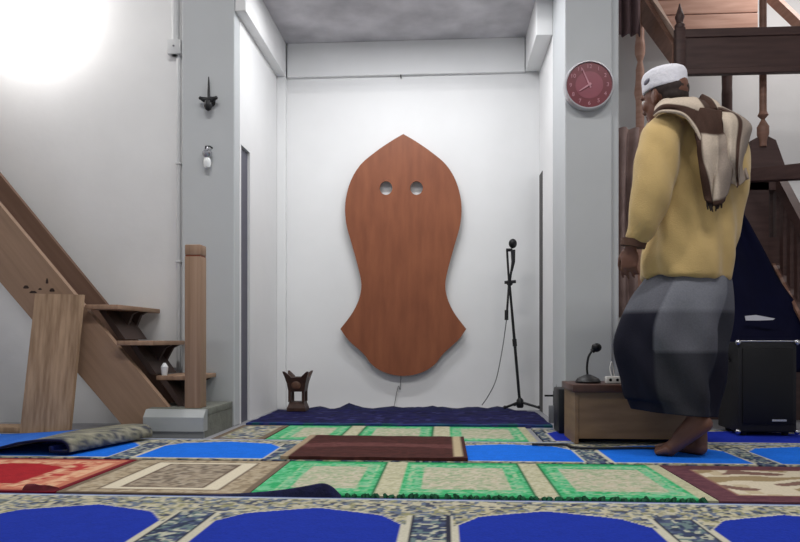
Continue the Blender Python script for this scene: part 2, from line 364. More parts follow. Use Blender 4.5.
for (u,v,w,h) in ((26,287,2.6,2.2),(33,292,3.4,1.6),(47,281,1.2,3.6),(52,290,2.4,2.4),(40,289,1.6,1.2)):
    obj('stain_mark',MB().prism([P(u+w*math.cos(q)*(1+.3*math.sin(3*q)),v+h*math.sin(q)*(1+.3*math.cos(2*q)),Ys-.0008) for q in [k*PI/6 for k in range(12)]],(0,.0012,0)),sm,t,False)
# step block
X1=XL-.004; y0,y1=3.40,3.88
t=thing('step_block','low silver-grey step block under the wooden post at the foot of the stairs','step',((XB0+X1)/2,3.64,0))
obj('body',MB().box((XB0+.004,y0+.03,0),(X1-.002,y1,.108)),M['blockside'],t,False)
fr=[(XB0,y0,.035),(XB0,y0,.105),(XB0,y0+.035,bz-.004),(XB0,y0+.06,bz-.004),(XB0,y0+.06,.035)]
obj('front_panel',MB().prism(fr,(X1-XB0,0,0)),M['blockfront'],t,False)
obj('kick_band',MB().box((XB0+.003,y0+.008,0),(X1-.003,y0+.06,.035)),M['blockbase'],t,False)
obj('top_slab',MB().box((XB0,y0+.06,.108),(X1,y1,bz),bev=.004),M['blockside'],t)
# post
a=P(187,412,3.50); b=P(205.5,412,3.50); zt=Z_(243,3.50)
t=thing('newel_post','square brown wooden post standing on the silver-grey step block','post',((a.x+b.x)/2,3.5+.04,bz))
obj('shaft',MB().box((a.x,3.465,bz),(b.x-.012,3.55,zt-.06),bev=.004),M['post'],t)
obj('post_cap',MB().box((a.x,3.465,zt-.054),(b.x-.012,3.55,zt),bev=.006),M['post'],t)
obj('neck',MB().box((a.x+.003,3.468,zt-.06),(b.x-.015,3.547,zt-.054)),M['boardedge'],t,False)
# small white bottle on lowest tread
a=P(166,372,3.62); zt=P(148,379,3.46).z+.012
t=thing('plastic_cup','small pale plastic cup standing on the lowest wooden tread','cup',(a.x,3.60,zt))
obj('cup_body',MB().lathe((a.x,3.60,zt),[(.014,0),(.018,.028),(.02,.045),(.018,.045),(.012,.004)]),M['glass'],t)
obj('spout',MB().lathe((a.x,3.60,zt+.045),[(.019,0),(.012,.012),(.006,.02)]),M['glass'],t)
# leaning plank
Ya,Yb=3.44,3.36
th=Vector((0,-.025,0))
tl=P(38,294,Ya); tr=P(85,295,Ya); bl=P(22,ground(Yb)-1,Yb); br=P(71,ground(Yb)-1,Yb); bl.z=br.z=.0
tag(obj('wooden_plank',MB().prism([tl,tr,br,bl],th),M['plank'],None,False),'rough brown plank leaning sideways against the staircase','plank')
# short board on floor at far left
a=P(-30,437,3.5); b=P(22,437,3.5)
tag(obj('floor_board',MB().box((a.x,3.55,0),(b.x,3.7,.03),bev=.004),M['plank']),'short brown board lying on the floor at the far left behind the plank','board')
tag(obj('wall_cable',MB().tube(cr([P(60,428,3.92),P(85,427,3.94),P(98,430,3.93),P(118,427,3.94),P(135,430,3.93)],6),.006),M['cable']),'black cable lying along the foot of the left wall under the stairs','cable')

# ================================================================== CARPETS
def hashn(x,y,s=0): return noise.cell(Vector((x+.37,y+.71,s*7.3+.5)))*.5+.5 if False else random.Random((int(math.floor(x))*73856093)^(int(math.floor(y))*19349663)^(s*83492791)).random()
PAL=[rgb(196,188,158),rgb(176,172,150),rgb(104,116,140),rgb(70,76,96),rgb(150,148,112),rgb(200,194,170),rgb(120,128,128)]
def floral(x,y,s=0,cell=.014,pal=PAL):
    w=noise.noise_vector(Vector((x*34,y*34,s))); x+=w.x*.013; y+=w.y*.013
    return pal[int(hashn(x/cell,y/cell,s)*len(pal))%len(pal)]
def slab(name,x0,x1,y0,y1,z0,th,fn,res,parent=None,wave=0,label=None,cat=None,group=None,skew=None):
    nx=max(2,int((x1-x0)/res)); ny=max(2,int((y1-y0)/res)); mb=MB(); vs=[]; cols=[]
    for top in (1,0):
        for j in range(ny+1):
            for i in range(nx+1):
                x=x0+(x1-x0)*i/nx; y=y0+(y1-y0)*j/ny
                c=fn(x,y) if top else (.03,.03,.06,1)
                z=z0+(th if top else 0)
                if wave and top: z+=wave*(noise.noise(Vector((x*9,y*9,z0*50+x0)))*.5+.5)
                xx=x+(skew*(y-y0) if skew else 0)
                vs.append((xx,y,z)); cols.append(c)
    n=(nx+1)*(ny+1); fs=[]
    for j in range(ny):
        for i in range(nx):
            q=j*(nx+1)+i; fs.append((q,q+1,q+nx+2,q+nx+1)); 
    fs.append(tuple(n+k for k in (0,ny*(nx+1),ny*(nx+1)+nx,nx)))
    edge=[i for i in range(nx+1)]+[j*(nx+1)+nx for j in range(1,ny+1)]+[ny*(nx+1)+i for i in range(nx-1,-1,-1)]+[j*(nx+1) for j in range(ny-1,0,-1)]
    # keep bottom as outline only
    bidx={e:k for k,e in enumerate(edge)}
    vv=vs[:n]+[vs[n+e] for e in edge]; cc=cols[:n]+[cols[e] for e in edge]
    fs=fs[:-1]; m=len(edge)
    fs.append(tuple(n+k for k in range(m-1,-1,-1)))
    for k in range(m): fs.append((edge[k],n+k,n+(k+1)%m,edge[(k+1)%m]))
    mb.add(vv,fs); mb.cols=cc
    o=obj(name,mb,M['carpet'],parent,False)
    if label: tag(o,label,cat or 'carpet',group)
    return o
BLUE=rgb(24,52,168); BLUE_SHEEN=rgb(22,116,236); CREAM=rgb(205,200,180); DARK=rgb(48,50,66)
def saf(x0,bay,yp,ys,dep,hw,blue,far,dirn=1):
    # rows of mihrab-shaped fields; yp peak, ys shoulders, far edge; dirn -1 flips
    def fn(x,y):
        u=((x-x0)/bay)%1-.5; du=abs(u)*bay
        e=bay/2-du      # distance from divider centre
        shoulder=ys+(yp-ys)*max(0,1-du/(hw*.8))**.9
        if du>hw*.78: shoulder=ys-(du-hw*.78)/(hw*.22)*.07*1.2
        infield = du<hw and y<shoulder and y>dep
        if infield: return mix(blue,tuple(c*.8 for c in blue[:3]),.5*hashn(x/.03,y/.02,9))
        if du<hw+.012 and y<shoulder+.008 and y>dep-.012: return CREAM
        if far-y<.008: return rgb(70,86,140)
        if far-y<.02: return rgb(182,192,208)
        if far-y<.026: return rgb(90,96,120)
        if e<.062 and y<ys+.01:
            if e>.052: return CREAM
            if e>.045: return DARK
            return floral(x,y,3,.014,[rgb(190,190,170),rgb(80,90,120),rgb(50,60,84),rgb(110,130,130),rgb(60,70,100)])
        return floral(x,y,1)
    return fn
slab('prayer_carpet',-1.9,1.8,1.2,2.115,0,.010,saf(-.04,.645,1.985,1.905,1.25,.248,BLUE,2.115),.0065,label='royal blue arched prayer carpet with cream floral border spanning the foreground',cat='carpet')
# second row, sheen of the pile painted in as a brighter blue
slab('prayer_carpet',-2.3,.60+1.6,2.765,3.33,0,.010,saf(.605,.645,3.25,3.19,2.80,.265,BLUE_SHEEN,3.33),.009,label='bright blue patterned prayer carpet running under the brown mat and the low desk',cat='carpet')
slab('prayer_carpet',.47,2.3,3.34,3.87,0,.010,saf(.47,.7,3.80,3.74,3.37,.29,rgb(26,50,176),3.87),.012,label='royal blue carpet behind the low desk at the foot of the right pillar',cat='carpet')
# mats of the first row
Y0,Y1=2.145,2.745
def framed(x0,x1,y0,y1,bands,field,ky=1):
    def fn(x,y):
        d=min(x-x0,x1-x,(y-y0)*ky,(y1-y)*ky)
        for lim,c in bands:
            if d<lim: return c(x,y) if callable(c) else c
        return field(x,y)
    return fn
red=rgb(176,38,46)
def redfield(x,y):
    u=abs(x+1.63); 
    if u<.19 and y<2.66-.5*u and y>2.25: return mix(red,rgb(150,30,40),hashn(x/.02,y/.02,5)*.6)
    if u<.23 and y<2.695-.5*u and y>2.22: return floral(x,y,6,.02,[rgb(214,160,130),rgb(224,184,150),rgb(196,110,90)])
    return floral(x,y,6,.03,[rgb(206,128,104),rgb(186,60,60),rgb(214,150,120)])
o=slab('prayer_mat',-2.02,-1.235,Y0,Y1,0,.009,framed(-2.02,-1.235,Y0,Y1,[(.022,rgb(120,22,38)),(.05,rgb(196,120,96)),(.11,lambda x,y:floral(x,y,6,.022,[rgb(220,160,126),rgb(226,180,146),rgb(200,120,96)]))],redfield),.009,label='red and salmon prayer mat at the left end of the front row of mats',cat='mat')
# crumpled corner of the red mat
q=P(42,492,2.16)

RED_CORNER=lambda: heap(q.x-.07,q.x+.06,2.168,.018,.030,8)
obj_corner=('turned_up_corner',mat('dark_red_pile',rgb(96,22,34),.9,var=.2,scale=40),o)
def bgfield(x,y): return floral(x,y,11,.018,[rgb(164,150,130),rgb(146,132,114),rgb(172,160,142),rgb(120,108,96)])
slab('prayer_mat',-1.23,-.615,Y0,Y1,0,.009,framed(-1.23,-.615,Y0,Y1,[(.02,rgb(120,104,88)),(.10,lambda x,y:floral(x,y,12,.016,[rgb(176,160,134),rgb(150,134,110),rgb(186,172,148)])),(.112,rgb(110,92,78)),(.165,rgb(222,212,188)),(.175,rgb(96,74,62))],bgfield,1.9),.009,label='beige prayer mat with a cream frame between the red mat and the green mat',cat='mat')
G1,G2,G3=rgb(52,172,106),rgb(96,190,136),rgb(30,140,84); GC=rgb(196,192,160)
def greenfn(x0,x1,y0,y1,div,hwd,pad=.07):
    def fn(x,y):
        for d in div:
            if abs(x-d)<hwd: return floral(x,y,15,.012,[GC,rgb(180,178,148),rgb(204,200,172)])
            if abs(x-d)<hwd+.006: return rgb(40,110,70)
        if x1-x<.045: return floral(x,y,15,.012,[GC,rgb(180,178,148)])
        if y1-y<.03 or y-y0<.03: return mix(G1,G3,hashn(x/.02,y/.01,2))
        # centre of bay
        bl=[x0]+sorted(div)+[x1]
        for a,b in zip(bl[:-1],bl[1:]):
            if a<=x<=b:
                c=(a+b)/2; hx=(b-a)/2-.105; hy=(y1-y0)/2-.105; dx=abs(x-c); dy=abs(y-(y0+y1)/2)
                e=max(dx-hx,dy-hy)
                if e<0: return floral(x,y,16,.013,[rgb(178,184,156),rgb(196,188,164),rgb(160,176,142),rgb(204,196,174)])
                if e<.03: return floral(x,y,17,.015,[G2,rgb(140,196,156),G1,rgb(150,190,150)])
                if e<.045: return floral(x,y,18,.012,[rgb(170,200,160),G2])
                return floral(x,y,17,.014,[G1,G2,G1,rgb(120,196,148)])
        return G1
    return fn
gm=slab('prayer_mat',-.61,.815,Y0,Y1,0,.010,greenfn(-.61,.815,Y0,Y1,[-.185,.315],.036),.0085,label='green and cream three-panel prayer mat in the front row',cat='mat')
fr=MB(); rr=random.Random(3)
for k in range(59):
    x=-.295+k*.0185+rr.uniform(-.006,.006); l=rr.uniform(.01,.024)
    fr.tube([(x,Y0+.002,.008),(x+rr.uniform(-.01,.01),Y0-l*.6,.010+rr.uniform(.0,.008)),(x+rr.uniform(-.012,.012),Y0-l,.004)],[.008,.007,.003],n=5)
f=obj('fringe',fr,mat('green_fringe',rgb(28,96,62),.9,var=.2,scale=40),gm); f['kind']='stuff'; f['label']='dark green fringe'
MAR=rgb(112,70,78)
def lvfield(x,y):
    n=noise.noise(Vector((x*7,y*11,3)))
    if n>.18: return rgb(158,138,104)
    if n<-.28: return rgb(128,98,88)
    return rgb(214,202,178) if hashn(x/.05,y/.05,22)>.25 else rgb(196,180,150)
slab('prayer_mat',.822,1.75,Y0,Y1,0,.009,framed(.822,1.75,Y0,Y1,[(.085,lambda x,y:mix(MAR,rgb(92,56,66),hashn(x/.02,y/.02,21))),(.095,rgb(150,110,96))],lvfield),.0095,label='cream prayer mat with a maroon border at the right end of the front row',cat='mat')
# navy turned-up flap in front of the beige and green mats
def flap():
    top=[(150,498,.002),(185,496,.008),(220,494,.014),(250,493,.022),(280,490.5,.034),(305,486,.05),(322,483.0,.062),(332,486,.05),(341,494,.018)]
    rings=[]
    for a,b,h in cr([(p[0],p[1],p[2]*1000) for p in top],5):
        pass
    for v in cr([(p[0],p[1],p[2]*1000) for p in top],5):
        h=max(v.z/1000*.80,.002); x=X_(v.x,2.135)
        rings.append([Vector((x,2.121,.0)),Vector((x,2.123,h*.5)),Vector((x,2.130,h*.95)),Vector((x,2.134,h)),Vector((x,2.139,h*.9)),Vector((x,2.142,h*.4)),Vector((x,2.142,0))])
    return MB().loft(rings)
tag(obj('carpet_flap',flap(),M['navydark']),'dark navy turned-up carpet edge in front of the beige mat, peaked at its right end','carpet')
# brown mat
def brown(x,y):
    n=hashn(x/.02,y/.012,31)
    if .09-x<.055 and y>2.80: 
        return rgb(190,172,140) if .09-x>.018 else rgb(70,40,40)
    if x+.66<.03: return rgb(170,150,124)
    if abs(y-3.08+.03*math.sin(x*5))<.05: return mix(rgb(112,70,68),rgb(92,52,50),n)
    return mix(rgb(84,46,42),rgb(64,34,32),n)
slab('prayer_mat',-.66,.09,2.775,3.40,.0105,.010,brown,.012,wave=.006,label='dark brown mat with cream end stripes lying across the middle row',cat='mat')
slab('prayer_mat',-.87,.44,3.335,3.90,0,.0085,greenfn(-.87,.44,3.335,3.90,[-.48,-.02],.04),.012,label='green and cream three-panel prayer mat behind the brown mat inside the alcove mouth',cat='mat')
slab('prayer_mat',-1.14,-.88,3.335,3.90,0,.0085,framed(-1.14,-.88,3.335,3.90,[(.03,rgb(120,104,88))],lambda x,y:floral(x,y,40,.018)),.012,label='narrow floral mat between the grey step block and the rear green mat',cat='mat')
def navyf(x,y):
    n=hashn(x/.03,y/.02,33); 
    if n>.96: return rgb(66,66,120)
    if y<3.96: return mix(rgb(40,56,120),rgb(30,90,90),hashn(x/.05,1,3))
    return mix(rgb(34,34,92),rgb(18,18,50),n)
slab('alcove_rug',-1.13,.595,3.915,4.70,0,.012,navyf,.014,wave=.010,label='dark navy blue rug covering the floor at the back of the alcove',cat='rug')
# crumpled cloth against the back wall
def heap(x0,x1,yc,wd,hh,seed):
    rings=[]; n=46
    for i in range(n+1):
        x=x0+(x1-x0)*i/n; e=min(1,min(i,n-i)/4+.15)
        w=wd*(.8+.4*noise.noise(Vector((x*5,seed,0)))); h=hh*e*(.8+.7*noise.noise(Vector((x*7,seed,2))))
        r=[Vector((x,yc-w,0))]
        for k in range(9):
            t=k/8; y=yc-w+2*w*t; z=h*math.sin(PI*(.04+.92*t))*(1+.35*noise.noise(Vector((x*16,t*5,seed))))
            r.append(Vector((x,y,max(z,.004))))
        r.append(Vector((x,yc+w,0))); rings.append(r)
    return MB().loft(rings)
obj(obj_corner[0],RED_CORNER(),obj_corner[1],obj_corner[2])
tag(obj('crumpled_blanket',heap(-1.0,.56,4.80,.075,.036,1),M['navydark']),'crumpled dark blanket pushed against the foot of the alcove back wall','blanket')

# folded carpet on the left: a fold lying with its curled edge towards us
def foldcarpet():
    mb=MB(); cols=[]
    y0,y1=2.80,3.30
    n=26
    prof=[]   # x,z centre line: flat part rising in a wave, then curl
    for i in range(30):
        t=i/29; x=-2.35+t*1.02; z=.030+.013*math.sin(t*8+.4)+.045*t**2; prof.append((x,z))
    cx0,cz0=prof[-1]
    R=.044
    for k in range(1,20):
        a=PI/2-k*2*PI/24; prof.append((cx0+.005+R*math.cos(a),cz0-R+R*math.sin(a)))
    rows=[]
    for j in range(n+1):
        v=j/n; y=y0+(y1-y0)*v
        sh=.10*v   # roll veers to the right with depth
        row=[]
        for i,(x,z) in enumerate(prof):
            k=min(1,max(0,(x+2.0)/.6)); zz=z*(.92+.08*v) if i>24 else z*((.35+.75*v)*(1-max(0,i-14)/10)+(.92+.08*v)*max(0,i-14)/10)
            row.append(Vector((x-.27+.14*v*k,y,max(zz+.008*noise.noise(Vector((x*6,y*6,1))),.023))))
        rows.append(row)
    m=len(prof)
    vs=[p for r in rows for p in r]
    fs=[(j*m+i,j*m+i+1,(j+1)*m+i+1,(j+1)*m+i) for j in range(n) for i in range(m-1)]
    mb.add(vs,fs)
    for j in range(n+1):
        for i in range(m):
            x,z=prof[i]; y=y0+(y1-y0)*j/n
            if i<22: c=mix(rgb(44,104,206),rgb(60,120,214),hashn(i,j,51))
            elif i<41: c=floral(i*.02,y,52,.02,[rgb(120,118,108),rgb(160,156,138),rgb(84,86,92),rgb(140,138,120)])
            else: c=rgb(36,56,140)
            if j<1: c=rgb(24,28,66)
            cols.append(c)
    mb.cols=cols; return mb
o=obj('folded_carpet',foldcarpet(),M['carpet']); tag(o,'blue carpet folded back into a patterned roll in front of the leaning plank','carpet')
md=o.modifiers.new('thick','SOLIDIFY'); md.thickness=.010; md.offset=-1

# ================================================================== MIC STAND, BURNER, SMALL DEVICES
Ym=4.74
b0=P(520,410,Ym); zb=.03
t=thing('microphone_stand','black boom microphone stand at the back right of the alcove','stand',(b0.x,Ym,.03))
hub=Vector((b0.x,Ym,.055)); cl=P(509.5,283,Ym)
obj('pole',MB().tube([hub,hub.lerp(cl,.55),cl],[.010,.010,.008]).tube([hub.lerp(cl,.48),hub.lerp(cl,.54)],.015),M['black'],t)
for a in (100,215,335):
    a=math.radians(a); obj('leg',MB().tube([hub+Vector((0,0,.02)),hub+Vector((.13*math.cos(a),.13*math.sin(a),-.012))],[.009,.008]).ball(hub+Vector((.13*math.cos(a),.13*math.sin(a),-.01)),.012),M['black'],t)
obj('leg_collar',MB().lathe(hub-Vector((0,0,.02)),[(.018,0),(.024,.01),(.024,.05),(.014,.065)]),M['black'],t)
obj('clutch',MB().tube([cl+Vector((-.035,-.02,.002)),cl+Vector((.04,-.02,.008))],.011).ball(cl+Vector((0,-.012,0)),.022),M['black'],t)
bt=P(507,250,Ym-.04); bb=P(506.5,320,Ym-.06)
obj('boom',MB().tube([bb,bb.lerp(bt,.14)],.013).tube([bb,cl+Vector((-.006,-.03,0)),bt],.0075),M['black'],t)
m1=P(512.5,244,Ym-.04); m0=P(513,262,Ym-.04); m2=P(510.5,276,Ym-.04)
obj('boom_tip',MB().tube([bt+Vector((-.006,0,0)),bt+Vector((.035,0,.0))],.011),M['black'],t)
obj('mic_holder',MB().tube([cl+Vector((0,-.03,.01)),m2,m2.lerp(m0,.6)],.008),M['black'],t)
t2=thing('microphone','black handheld microphone clipped upright on the boom stand','microphone',m2)
obj('handle',MB().tube([m2.lerp(m0,.3)+Vector((.0,-.02,0)),m0+Vector((.0,-.02,0)),m1.lerp(m0,.35)+Vector((.0,-.02,0))],[.008,.013,.016]),M['black'],t2)
obj('mic_head',MB().ball(m1+Vector((0,-.02,0)),(.027,.027,.032)),M['grille'],t2)
pts=[bb,P(503,345,Ym-.02),P(498,372,Ym),P(494,385,Ym),P(487,398,4.78),P(482,405,4.80)]
tag(obj('microphone_cable',MB().tube(cr(pts,6),.0035),M['cablegrey']),'thin grey cable hanging from the boom microphone stand','cable')
# incense burner
Yi=4.60; a=P(298,415,Yi); s=Yi/F; zb=.022
t=thing('incense_burner','dark carved wooden incense burner with horned rim in the left corner of the alcove','incense burner',(a.x,Yi,zb))
k=lambda px:(px)*s
def sq(hw,z): return [Vector((a.x+i*hw,Yi+j*hw,z)) for i,j in ((-1,-1),(1,-1),(1,1),(-1,1))]
H=.275
obj('base',MB().loft([sq(.062,zb),sq(.062,zb+.02),sq(.052,zb+.045),sq(.048,zb+.06)]),M['incense'],t,False)
for i,j in ((-1,-1),(1,-1),(1,1),(-1,1)):
    obj('leg',MB().box((a.x+i*.045-.009,Yi+j*.045-.009,zb+.06),(a.x+i*.045+.009,Yi+j*.045+.009,zb+.135)),M['incense'],t,False)
obj('bowl',MB().loft([sq(.053,zb+.128),sq(.055,zb+.14),sq(.062,zb+.185),sq(.073,zb+.222),sq(.060,zb+.222),sq(.05,zb+.20)]),M['incense'],t,False)
obj('carved_panel',MB().lathe((a.x,Yi-.060,zb+.172),[(.032,0),(.026,.006),(.012,.008)],axis=(0,-1,0)),mat('worn_carving',rgb(104,72,56),.5,var=.2,scale=40),t)
for i,j in ((-1,-1),(1,-1),(1,1),(-1,1)):
    obj('horn',MB().loft([[Vector((a.x+i*x+p*w,Yi+j*x+q*w,zb+z)) for p,q in ((-1,-1),(1,-1),(1,1),(-1,1))] for x,w,z in ((.048,.022,.212),(.058,.018,.232),(.070,.012,.248),(.080,.006,.262))]),M['incense'],t)
# device with antenna near right pillar
Yd=4.2; a=P(554,418,Yd); a.x=max(a.x,.625)
t=thing('wireless_receiver','small dark radio receiver with a thin aerial beside the right pillar','receiver',(a.x,Yd,0))
obj('body',MB().box((a.x-.028,Yd-.02,0),(a.x+.026,Yd+.03,.10),bev=.004),mat('grey_plastic',rgb(120,122,126),.5),t)
obj('handset',MB().box((a.x-.005,Yd-.03,.10),(a.x+.026,Yd+.01,.19),bev=.005).box((a.x+.0,Yd-.025,.0),(a.x+.02,Yd-.0205,.1)),M['black'],t)
obj('aerial',MB().tube([(a.x+.012,Yd-.01,.19),P(559,368,Yd)],[.004,.002]),M['black'],t)
obj('arm',MB().box((a.x-.055,Yd-.01,.155),(a.x-.006,Yd+.01,.165)),M['black'],t,False)

# ================================================================== LOW DESK + things on it
y0,y1=3.27,3.56; x0=X_(575,y0); x1=X_(693,y0); zt=Z_(384,y0)
t=thing('low_desk','low brown wooden desk in front of the right pillar','desk',((x0+x1)/2,y0,.0105))
zz=.0105
obj('front_panel',MB().box((x0+.016,y0,zz+.025),(x1-.016,y0+.018,zt-.035),bev=.002),M['desk'],t,False)
for xa in (x0,x1-.016): obj('side_panel',MB().box((xa,y0-.004,zz),(xa+.016,y1,zt-.035),bev=.002),M['desk'],t,False)
obj('desk_top',MB().box((x0-.012,y0-.015,zt-.035),(x1+.012,y1+.01,zt),bev=.004),M['desktop'],t)
obj('back_panel',MB().box((x0+.016,y1-.02,zz+.02),(x1-.016,y1-.004,zt-.035)),M['deskdark'],t,False)
a=X_(567,3.5)
tag(obj('black_speaker',MB().box((a-.02,3.63,.0105),(a+.09,3.80,.24),bev=.008),M['black']),'small black box standing behind the left end of the low desk','box')
# gooseneck mic
ym=3.40; b=P(588,384,ym); zt2=zt
t=thing('desk_microphone','black gooseneck microphone on a round base on the low desk','microphone',(b.x,ym,zt))
obj('base',MB().lathe((b.x,ym,zt),[(.058,0),(.06,.008),(.05,.022),(.03,.032),(.012,.04),(.001,.041)],n=28),M['black'],t)
pt=[Vector((b.x-.002,ym,zt+.038)),P(587,367,ym),P(588.5,357,ym),P(592,351,ym)]
obj('gooseneck',MB().tube(cr(pt,6),[.0055]*19),M['black'],t)
obj('mic_head',MB().ball(P(596.5,347.5,ym),(.024,.022,.022)).tube([P(592,351.5,ym),P(595,348.5,ym)],.012),M['grille'],t)
b=P(613,384,3.36)
t=thing('power_adapter','white plug adapter lying on the low desk beside the gooseneck microphone','adapter',(b.x,3.36,zt))
obj('body',MB().box((b.x-.035,3.34,zt),(b.x+.032,3.385,zt+.034),bev=.006),M['whitepl'],t)
for s in (-1,1): obj('socket_hole',MB().lathe((b.x+s*.016,3.341,zt+.018),[(.007,0),(.007,.002)],axis=(0,-1,0)),M['black'],t)
obj('cord',MB().tube(cr([(b.x-.005,3.36,zt+.034),(b.x-.012,3.37,zt+.07),(b.x+.002,3.39,zt+.1),(b.x+.02,3.42,zt+.03)],5),.003),M['whitepl'],t)
# floor cable
pts=[P(532,449,3.2),P(545,446,3.2),P(556,449,3.2),P(566,446,3.2),P(575,451,3.12),P(600,452,3.1),P(640,451,3.12),P(680,452,3.1)]
for p in pts: p.z=.018
tag(obj('floor_cable',MB().tube(cr(pts,6),.006),M['cable']),'black cable snaking across the blue carpet in front of the low desk','cable')

# ================================================================== BLACK SPEAKER CABINET
y0,y1=3.60,3.86; x0=X_(738,y0); x1=X_(797,y0); zb=.0105; zt=Z_(342,y0,767)
t=thing('speaker_cabinet','black vinyl speaker cabinet with steel corners standing on the carpet behind the man','speaker',((x0+x1)/2,y0,zb))
obj('cabinet',MB().box((x0,y0,zb+.02),(x1,y1,zt),bev=.008),M['blackvinyl'],t)
obj('grille',MB().box((x0+.02,y0-.008,zb+.06),(x1-.02,y0+.002,zt-.03),bev=.004),M['grille'],t)
for xx in (x0,x1):
    for z in (zb+.022,zt-.002):
        obj('corner_cap',MB().ball((xx,y0,z),(.014,.014,.014),seg=12,ring=8),M['chrome'],t)
obj('corner_cap',MB().ball((x0,y1,zt),(.018,.018,.02),seg=12,ring=8),M['chrome'],t)
obj('top_rail',MB().tube([(x0+.01,y0+.004,zt+.004),(x1-.01,y0+.004,zt+.004)],.004),M['chrome'],t)
obj('badge',MB().box((x0+.16,y0-.011,zb+.075),(x0+.23,y0-.008,zb+.085)),M['chrome'],t,False)
obj('side_handle',MB().tube(cr([(x0-.002,y0+.09,zt-.10),(x0-.02,y0+.10,zt-.06),(x0-.02,y0+.16,zt-.06),(x0-.002,y0+.17,zt-.10)],4),.006),M['black'],t)
for xx in (x0+.04,x1-.04):
    for yy in (y0+.04,y1-.04): obj('foot',MB().lathe((xx,yy,zb),[(.015,0),(.018,.02)]),M['black'],t)

# ================================================================== PULPIT (MINBAR)
t=thing('wooden_pulpit','tall dark wooden pulpit with canopy, turned posts and stair balusters on the right','pulpit',(X_(720,4.6),4.6,0))
def turned(x,y,z0,z1,r,m,blocks):
    prof=[]; n=60
    for i in range(n+1):
        z=z0+(z1-z0)*i/n; q=r
        for bz_,bw_,ba in blocks:
            q+=ba*math.exp(-((z-bz_)/bw_)**2)
        prof.append((max(q,.008),z-z0))
    return obj('post',MB().lathe((x,y,z0),prof,n=18),m,t)
Yq=4.9
xp=X_(640,Yq)
turned(xp,Yq,0,3.2,.028,M['minbarlit'],[(Z_(55,Yq),.03,.014),(Z_(48,Yq),.012,-.012),(Z_(66,Yq),.02,-.012),(2.2,.04,.012),(1.2,.05,.014)])
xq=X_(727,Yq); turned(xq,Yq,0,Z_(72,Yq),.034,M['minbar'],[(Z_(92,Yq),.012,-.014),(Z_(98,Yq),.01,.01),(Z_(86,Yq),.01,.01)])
Yr=4.42; xr=X_(763,Yr); turned(xr,Yr,Z_(152,Yr),3.1,.021,M['minbarmid'],[(Z_(135,Yr),.02,.02),(Z_(126,Yr),.01,-.012),(Z_(142,Yr),.012,.02),(Z_(122,Yr),.01,.01)])
Yc=4.30
xa=X_(677,Yc); xz=2.5
zlo,zhi=Z_(75,Yc,677),Z_(30,Yc,677)
obj('front_fascia',MB().box((xa,Yc,zlo),(xz,Yc+.03,zhi)).box((xa,Yc-.012,zhi-.05),(xz,Yc,zhi),bev=.004).box((xa,Yc-.012,zlo),(xz,Yc,zlo+.035),bev=.004),M['minbar'],t,False)
z5=Z_(5,Yc,677)
obj('finial',MB().box((xa-.01,Yc-.02,zlo-.005),(xa+.045,Yc+.035,zhi+.01),bev=.004).lathe((xa+.018,Yc+.007,zhi+.01),[(.028,0),(.03,.02),(.018,.035),(.02,.045),(.028,.07),(.018,.10),(.008,.13),(.004,z5-zhi)],n=16),M['minbar'],t)
# side sloping board; a pale strip paints its lit top edge
sb=[P(644,-8,4.9),P(677,44,Yc+.03),P(677,66,Yc+.03),P(644,22,4.9)]
obj('sloped_side_board',MB().prism(sb,(-.03,0,0)),M['minbarmid'],t,False)
obj('side_board_lit_strip',MB().prism([P(647,-8,4.88),P(653,-8,4.88),P(677,34,Yc+.04),P(677,44,Yc+.04)],(.0,.03,0)),mat('lit_wood_edge',rgb(222,196,180),.5,var=.06),t,False)
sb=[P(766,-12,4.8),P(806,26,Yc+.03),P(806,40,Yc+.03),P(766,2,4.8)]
obj('sloped_side_board',MB().prism(sb,(.03,0,0)),M['minbarlit'],t,False)
mbk=MB()
for i in range(5):
    z0=Z_(30,4.9)+i*.105-.03; mbk.box((X_(648,4.9),4.93,z0),(X_(760,4.9),4.955,z0+.10),bev=.004)
obj('back_boarding',mbk,M['minbarlit'],t,False)
obj('ledge',MB().box((X_(680,4.6),4.6,zhi+.005),(X_(758,4.6),4.63,zhi+.03)),M['minbarmid'],t,False)
# stair side with balusters
xs=2.02
def SP(px,py,X=xs):
    d=ray(px,py); return CAM+d*(X/d.x)
top0,top1=SP(758,140),SP(822,262)
obj('handrail',MB().prism([top0,top1,top1-Vector((0,0,.07)),top0-Vector((0,0,.13))],(.05,0,0)),M['minbar'],t,False)
lo0,lo1=SP(764,242),SP(832,372)
obj('stair_stringer',MB().prism([lo0,lo1,lo1-Vector((0,0,.2)),lo0-Vector((0,0,.25))],(.05,0,0)),M['minbar'],t,False)
obj('stringer_edge',MB().prism([lo0,lo1,lo1-Vector((0,0,.02)),lo0-Vector((0,0,.02))],(-.02,0,0)),M['minbarmid'],t,False)
for k in range(9):
    f=(k+.4)/9; a=top0.lerp(top1,f); 
    g=(a.y-lo0.y)/(lo1.y-lo0.y); b=lo0.lerp(lo1,g)
    obj('baluster',MB().box((xs+.012,a.y-.021,b.z-.02),(xs+.04,a.y+.021,a.z-.06)),M['minbar'],t,False)
